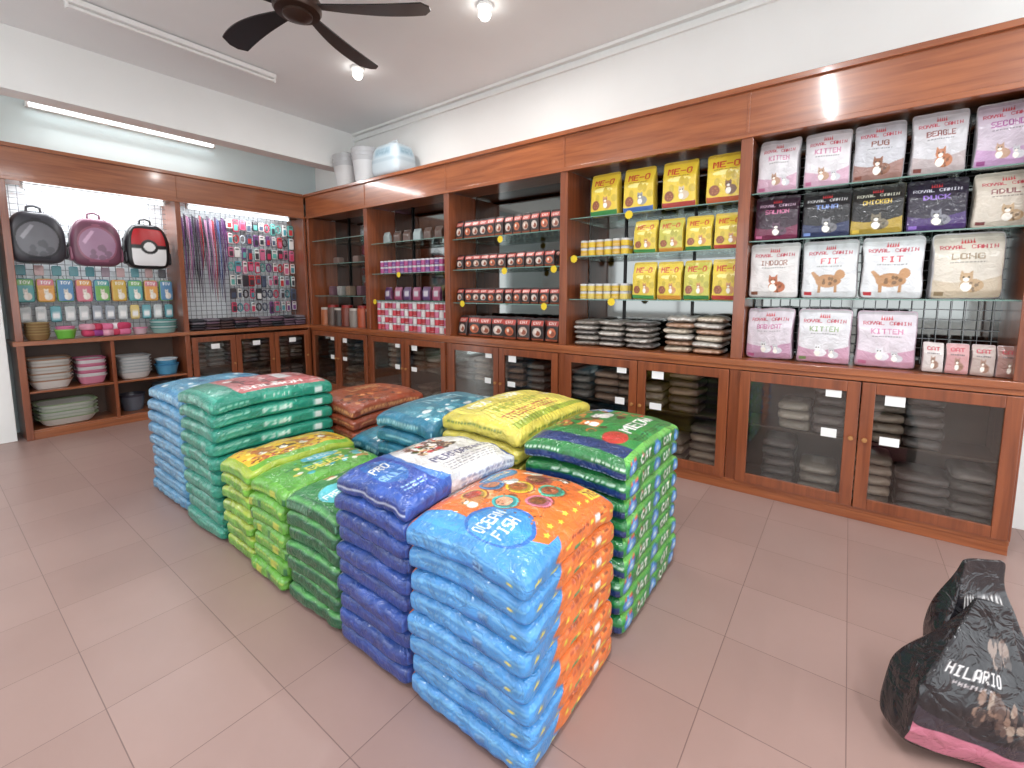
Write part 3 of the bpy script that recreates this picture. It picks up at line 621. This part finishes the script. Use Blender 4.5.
# ============================================================ BACK CABINET GOODS
def backpack(x,z,body,front,accent,kind):
    A=Acc()
    def df(P,S):
        S=S.copy(); t=(P[:,2]+1)/2
        S[:,0]*=1-.30*np.clip((t-.5)/.5,0,1)**1.8; S[:,1]*=1-.25*np.clip((t-.5)/.5,0,1); return S
    c=Cv(body,100,120)
    if kind=='ball':
        c.rect(0,1,.52,1,(180,24,34)).rect(0,1,0,.45,(226,226,226)).rect(0,1,.45,.53,(20,20,22)).ell(.5,.49,.2,.16,(20,20,22)).ell(.5,.49,.13,.105,(232,232,232)).rect(0,.08,0,1,(22,22,24)).rect(.92,1,0,1,(22,22,24)).rect(0,1,.93,1,(22,22,24))
    else:
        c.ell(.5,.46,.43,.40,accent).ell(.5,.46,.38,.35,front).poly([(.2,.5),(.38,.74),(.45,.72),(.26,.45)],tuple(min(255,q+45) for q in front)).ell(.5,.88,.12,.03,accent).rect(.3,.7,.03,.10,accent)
        c.blot(8,[tuple(int(q*.8) for q in front)],.03,.09,(.3,.7,.15,.4),3)
    side=(26,26,30) if kind=='ball' else body
    A.softbox(.39,.20,.48,(56,10,60),T(x,6.22,z),{'all':side,'y0':c},k=4.5,mz=4.5,deform=df,wr=.001)
    A.tube([(x-.05,6.22,z+.22),(x-.045,6.22,z+.28),(x,6.22,z+.30),(x+.045,6.22,z+.28),(x+.05,6.22,z+.22)],.011,side)
    for s in (-1,1):
        A.tube([(x+s*.10,6.31,z+.16),(x+s*.17,6.33,z+.08),(x+s*.19,6.33,z-.05),(x+s*.15,6.31,z-.19)],.014,(40,40,44))
        A.softbox(.03,.12,.14,(4,6,6),T(x+s*.19,6.22,z-.12),accent if kind!='ball' else (30,30,34),k=5,mz=5)
    A.tube([(x,6.22,z+.29),(x,6.31,z+.30),(x,6.39,z+.32)],.005,(170,170,170))
    return A.obj('pet_carrier_backpack',attrmat('carrier_'+kind,.3))
backpack(.77,1.91,(62,62,68),(104,104,110),(44,44,48),'grey')
backpack(1.19,1.90,(108,66,84),(160,124,150),(144,88,108),'pink')
backpack(1.61,1.89,(30,30,34),(200,30,40),(200,30,40),'ball')
random.seed(5)
A=Acc()
cl=[(80,160,160),(206,172,64),(106,170,80),(206,116,134),(80,134,178),(216,152,60)]
for k in range(9):
    zz,hh=1.30,.23
    x=.67+k*.139; f=Cv(cl[(k*5)%6],50,60); f.rect(0,1,.72,1,cl[(k+2)%6]).cat(.5,.35,.3,(225,216,202)).text('TOY',.5,.84,.6,.14,Wt)
    A.softbox(.125,.05,hh,(26,4,32),T(x,6.33,zz+hh/2,random.uniform(-4,4)),{'all':cl[k%6],'y0':f},k=8,mz=8)
    A.tube([(x,6.34,zz+hh-.01),(x,6.39,zz+hh+.03)],.004,(170,170,170))
for k in range(12):
    x=.66+k*.104; zz=1.10; c=random.choice([(190,196,196),(90,160,170),(220,182,182),(146,154,164),(214,190,110)])
    A.softbox(.08,.03,.16,(8,3,10),T(x,6.36,zz+.08,random.uniform(-5,5)),{'all':c,'y0':Cv(c,10,10).rect(.2,.8,.2,.6,(236,236,234))},k=8,mz=8)
    A.tube([(x,6.36,zz+.15),(x,6.39,zz+.18)],.003,(170,170,170))
for k in range(10):
    x=.66+k*.124; zz=1.56; c=random.choice([(190,196,196),(90,160,170),(220,182,182),(170,150,164),(90,90,96)])
    A.softbox(.07,.02,.10,(6,3,8),T(x,6.385,zz+.05,random.uniform(-5,5)),{'all':c},k=8,mz=8)
A.obj('hanging_toy_packets',BAGM)
def bowl(A,x,y,z,r,h,c,rim=None,sx=1,sy=1,power=2):
    rim=rim or c
    A.lathe([(.001,.004),(r*.7,.0),(r*.78,h*.2),(r*.92,h*.85),(r,h),(r*.96,h*1.02),(r*.86,h*.85),(r*.65,h*.25),(.001,h*.2)],x,y,z,[c,c,c,rim,rim,rim,c,c],n=24,sx=sx,sy=sy,power=power)
A=Acc()
for k in range(5): bowl(A,.71,6.22,.944+k*.026,.095,.06,(146,118,80),(172,150,108))
A.obj('pet_bowl_stack',PLAST)
A=Acc()
bowl(A,.90,6.20,.944,.085,.09,(106,178,70),(146,200,108)); bowl(A,.90,6.20,.99,.075,.07,(214,124,162))
A.obj('pet_bowl_stack',PLAST)
A=Acc()
for k in range(4): bowl(A,1.70,6.20,.944+k*.028,.13,.06,(146,184,180) if k%2==0 else (218,224,224),(80,154,150))
bowl(A,1.49,6.22,.944,.07,.07,(205,176,186),(214,136,166))
A.obj('pet_bowl_stack',PLAST)
A=Acc()
for k in range(5):
    for j in range(2):
        A.softbox(.10,.13,.07,(10,10,8),T(1.06+k*.07,6.19+.01*(k%2),.981+j*.062,k*20+j*30),[(190,60,96),(142,60,130),(214,154,172),(180,50,80),(208,108,144),(228,220,224)][(k+j*2)%6],k=3.5,mz=3.5,wr=.003,seed=k)
A.obj('pet_toy_pile',MATTE)
def tray(A,x,y,z,lx,ly,h,c,rim): bowl(A,x,y,z,.5,h,c,rim,sx=lx,sy=ly,power=5)
A=Acc()
for k in range(7): tray(A,.77,6.31,.462+k*.034,.32,.36,.09,(218,218,214),(200,198,192) if k%2 else (176,138,110))
for k in range(6): tray(A,1.07,6.31,.462+k*.034,.24,.32,.09,(222,220,220) if k%2 else (212,136,162),(196,102,134) if k%2 else (220,220,220))
for k in range(6): tray(A,1.42,6.31,.462+k*.033,.30,.34,.08,(220,220,218),(184,190,192))
bowl(A,1.72,6.28,.462,.12,.12,(80,146,182),(56,124,166)); bowl(A,1.72,6.28,.53,.11,.11,(80,146,182),(200,210,215))
for k in range(5): tray(A,.86,6.31,.092+k*.034,.46,.40,.08,(214,214,208),(190,194,186) if k%2 else (156,180,138))
bowl(A,1.40,6.35,.092,.12,.18,(90,95,105),(60,60,70)); bowl(A,1.68,6.3,.092,.12,.2,(70,116,142),(60,60,70)); bowl(A,1.68,6.3,.16,.11,.2,(60,66,80),(80,90,100))
A.obj('litter_tray_stock',PLAST)
A=Acc(); random.seed(9)
for k in range(20):
    x=1.95+k*.027; z0=2.32-.02*(k%3); l=random.uniform(.6,1.05); c=random.choice([(104,60,114),(176,124,156),(50,50,60),(156,50,64),(78,92,140),(186,186,190),(70,44,80),(60,40,60)])
    A.tube([(x,6.39,z0),(x-.004,6.37,z0-.01),(x-.014,6.36,z0-l*.5),(x,6.36,z0-l),(x+.014,6.355,z0-l*.5),(x+.004,6.37,z0-.01)],.0075,c,6)
pal=[(184,56,86),(190,98,128),(46,46,52),(170,176,182),(104,60,114),(66,130,140),(174,46,50),(212,208,204),(70,80,100),(88,156,148),(60,50,56)]
for r in range(7):
    zz=2.22-.175*r
    for k in range(11):
        x=2.50+k*.078; w=random.uniform(.05,.075); hh=random.uniform(.12,.165); c=random.choice(pal); c2=random.choice(pal)
        if random.random()<.7:
            f=Cv((212,208,205) if random.random()<.35 else c2,20,30); f.rect(.15,.85,.1,.6,c).rect(.2,.8,.72,.9,(60,60,60))
            A.softbox(w,.03,hh,(10,3,14),T(x,6.34+.012*(k%2),zz-hh/2+.1),{'all':c2,'y0':f},k=8,mz=8)
            A.tube([(x,6.35,zz+.09),(x,6.39,zz+.12)],.003,(180,180,180),5)
        else:
            A.tube([(x+.03*math.cos(a),6.36,zz+.03+.05*math.sin(a)) for a in [i*math.pi/6 for i in range(13)]],.009,c,6)
            A.tube([(x,6.36,zz+.075),(x,6.39,zz+.09)],.003,(180,180,180),5)
A.obj('hanging_pet_accessories',PLAST)
A=Acc(); random.seed(2)
for k in range(9):
    for j in range(4):
        c=random.choice([(58,50,56),(90,70,80),(44,44,50),(110,86,102),(80,60,60),(120,112,120)])
        A.softbox(.15,.24,.035,(8,8,3),T(2.02+k*.155,6.24,.944+.019+j*.033,random.uniform(-6,6)),c,wr=.003,seed=k+j)
A.obj('folded_pet_clothes',MATTE)
# ============================================================ things on top of the cabinet
CTZ=2.729
A=Acc(); x,y=3.57,4.42
c=Cv((196,210,218),60,60).rect(0,1,.45,.50,(160,182,194)).rect(.2,.8,.6,.85,(170,196,210)).lines(.25,.75,.63,.82,4,(140,168,184),2)
A.softbox(.34,.50,.38,(24,28,20),T(x,y,CTZ+.195),{'all':c},k=5,mz=5,deform=lambda P,S:S*np.stack([1-.14*np.clip(P[:,2],0,1),1-.16*np.clip(P[:,2],0,1),np.ones(len(P))],1))
A.tube([(x,y-.09,CTZ+.36),(x,y-.07,CTZ+.43),(x,y+.07,CTZ+.43),(x,y+.09,CTZ+.36)],.012,(215,222,226))
A.obj('plastic_pet_carrier',PLAST)
A=Acc()
for k in range(3): bowl(A,3.57,4.93,CTZ+.05*k,.19,.32,(224,226,228),(200,202,205))
A.obj('plastic_litter_tub',PLAST)
A=Acc()
for k in range(3): bowl(A,3.57,5.34,CTZ+.05*k,.17,.32,(216,216,216),(192,194,196),power=3)
A.obj('plastic_litter_tub',PLAST)

# ============================================================ CEILING FAN
fan=empty('ceiling_fan',(1.578,2.827,0))
FANC=mat('fan_black_blade',(24,22,22),.3); FM=mat('fan_motor',(66,48,40),.3,metal=.5)
A=Acc(); k1=(70,52,44); k2=(150,140,132)
A.lathe([(.001,3.06),(.05,3.065),(.085,3.085),(.085,3.10),(.13,3.105),(.14,3.12),(.14,3.17),(.12,3.20),(.04,3.215),(.015,3.23),(.015,3.44),(.06,3.45),(.065,3.528),(.001,3.529)],0,0,0,[k2,k2,k1,k1,k1,k1,k1,k1,k1,k1,k1,k2,k2],n=32)
A.obj('motor_housing',FM,fan)
for i in range(5):
    a=math.radians(90.5-72*i); V=[];F=[];n=16
    for j in range(n+1):
        t=j/n; r=.12+.69*t; w=.035+.05*math.sin(min(1,t*1.15)*math.pi*.55)
        if t>.92: w*=math.sqrt(max(0.02,1-((t-.92)/.08)**2*.9))
        sw=.05*math.sin(t*math.pi*.8)
        for s in (-1,1):
            off=s*w+sw; zt=3.14+off*.16
            for dz in (-.004,.004):
                V.append((r*math.cos(a)-off*math.sin(a),r*math.sin(a)+off*math.cos(a),zt+dz))
    for j in range(n):
        b=j*4; c=b+4
        F+=[(b+1,b+3,c+3,c+1),(b,c,c+2,b+2),(b,b+1,c+1,c),(b+2,c+2,c+3,b+3)]
    F+=[(0,2,3,1),(n*4,n*4+1,n*4+3,n*4+2)]
    mkobj('blade_%d'%(i+1),V,F,FANC,fan)
# ============================================================ LIGHT FIXTURES
EM=mat('lamp_glow',(255,252,246),.5,emit=12); EM2=mat('tube_glow',(240,250,255),.5,emit=6)
def area(name,loc,size,power,col=(1,.985,.96),size_y=None,rot=(0,0,0),parent=None,shape='DISK'):
    l=bpy.data.lights.new(name,'AREA'); l.energy=power; l.color=col; l.shape=shape; l.size=size
    if size_y: l.shape='RECTANGLE'; l.size_y=size_y
    o=bpy.data.objects.new(name,l); o.location=loc; o.rotation_euler=rot; sc.collection.objects.link(o)
    if parent: o.parent=parent
    return o
for (x,y) in ((2.76,2.32),(2.75,3.9)):
    e=empty('ceiling_bulb',(x,y,3.50))
    A=Acc(); A.lathe([(.001,.0285),(.06,.028),(.06,.01),(.045,.0),(.03,-.004)],0,0,0,(240,240,238),n=24); A.obj('holder',WHITE,e)
    A=Acc(); A.lathe([(.001,-.075),(.03,-.068),(.045,-.045),(.045,-.028),(.03,-.004)],0,0,0,(255,255,255),n=24); A.obj('bulb',EM,e)
    area('lamp',(0,0,-.085),.10,16,parent=e)
def tubefix(x0,x1,y,z,wall=False,on=False,power=14,rx=-50,par=None,name='fluorescent_batten'):
    e=empty(name,((x0+x1)/2,y,z)); L=(x1-x0)/2
    if par: e.parent=par
    if wall: boxes('housing',[(-L,L,.0,.04,-.02,.03)],WHITE,e); ty,tz=-.03,0
    else: boxes('housing',[(-L,L,-.03,.03,-.01,.03)],WHITE,e); ty,tz=0,-.03
    boxes('end_caps',[(-L,-L+.02,ty-.02,ty+.02,tz-.02,tz+.025),(L-.02,L,ty-.02,ty+.02,tz-.02,tz+.025)],WHITE,e)
    A=Acc(); A.tube([(-L+.02,ty,tz),(L-.02,ty,tz)],.013,(250,250,250),12); A.obj('tube',EM2 if on else WHITE,e)
    if on: area('lamp',(0,ty-.04*(1 if wall else 0),tz-.03),2*L-.1,power,(.95,.98,1),.04,(math.radians(rx),0,0),e)
tubefix(.85,2.34,4.66,3.49)
tubefix(.83,2.46,6.53,3.22,True,True)
tubefix(.0,1.5,.3,3.49,False,True,55,0)  # unseen batten overhead, added as soft room light
tubefix(.0,1.5,-1.5,3.49,False,True,50,0)  # unseen batten behind the camera, also added for soft room light
tubefix(-1.9,-.4,3.2,3.49,False,True,45,0)  # unseen batten off to the left, added to light the room
tubefix(.70,1.80,6.20,cb-.005,False,True,9,35,cb2,'added_light_strip_a')  # added lamp under the crown, brightens the backpack bay and its backboard
tubefix(2.0,3.2,6.20,cb-.005,False,True,4,35,cb2,'added_light_strip_b')  # added lamp, weaker, brightens the accessories bay

# ============================================================ BLACK FOIL BAGS lower right
c=Cv((26,24,28),200,280); c.rect(0,1,0,.17,(186,108,128)).poly([(0,.17),(1,.17),(1,.26),(.5,.21),(0,.29)],(50,42,50)).text('HILARIO',.34,.58,.50,.07,(220,216,214)).text('PREMIUM',.34,.51,.32,.025,(180,170,170))
c.blot(60,[(104,82,72),(132,106,92),(86,68,62),(150,132,118),(60,50,48)],.015,.05,(.40,.95,.28,.48),5)
c.blot(26,[(106,90,84),(134,116,106),(70,62,60)],.02,.045,(.40,.80,.66,.80),6)
BF=attrmat('black_foil_film',.22,.6,14,coat=.4,crease=7)
A=Acc(); bag(A,.31,.15,.47,1.785,-.325,.020,-66,c,(30,28,32),res=(90,14,120),seed=3,wr=.007,rx=-4,ry=12,nx=.62,st=.35); A.obj('foil_pet_food_bag',BF)
c2=Cv((34,32,36),120,160); c2.rect(0,1,0,.22,(176,104,122)).text('HILARIO',.5,.78,.7,.06,(220,216,214)).blot(30,[(124,100,90),(84,70,66)],.02,.07,(.2,.8,.3,.55),5)
A=Acc(); bag(A,.24,.12,.56,1.95,-.39,.012,-60,c2,(30,28,32),res=(50,12,70),seed=8,wr=.007,rx=2,ry=-2,nx=.5,st=.5); A.obj('foil_pet_food_bag',BF)

# ============================================================ WORLD + CAMERA
w=bpy.data.worlds.new('World'); sc.world=w; w.use_nodes=True
bg=w.node_tree.nodes['Background']; bg.inputs[0].default_value=(.93,.97,1,1); bg.inputs[1].default_value=2.9
cam=bpy.data.cameras.new('Camera'); co=bpy.data.objects.new('Camera',cam); sc.collection.objects.link(co)
cam.sensor_width=36; cam.lens=449/1024*36; cam.shift_y=-.043; cam.clip_start=.05
th=math.radians(6.1); hd=math.radians(53.2)
fwd=Vector((math.sin(hd)*math.cos(th),math.cos(hd)*math.cos(th),-math.sin(th)))
q=fwd.to_track_quat('-Z','Y'); co.rotation_euler=q.to_euler(); co.location=(0,0,H)
sc.camera=co
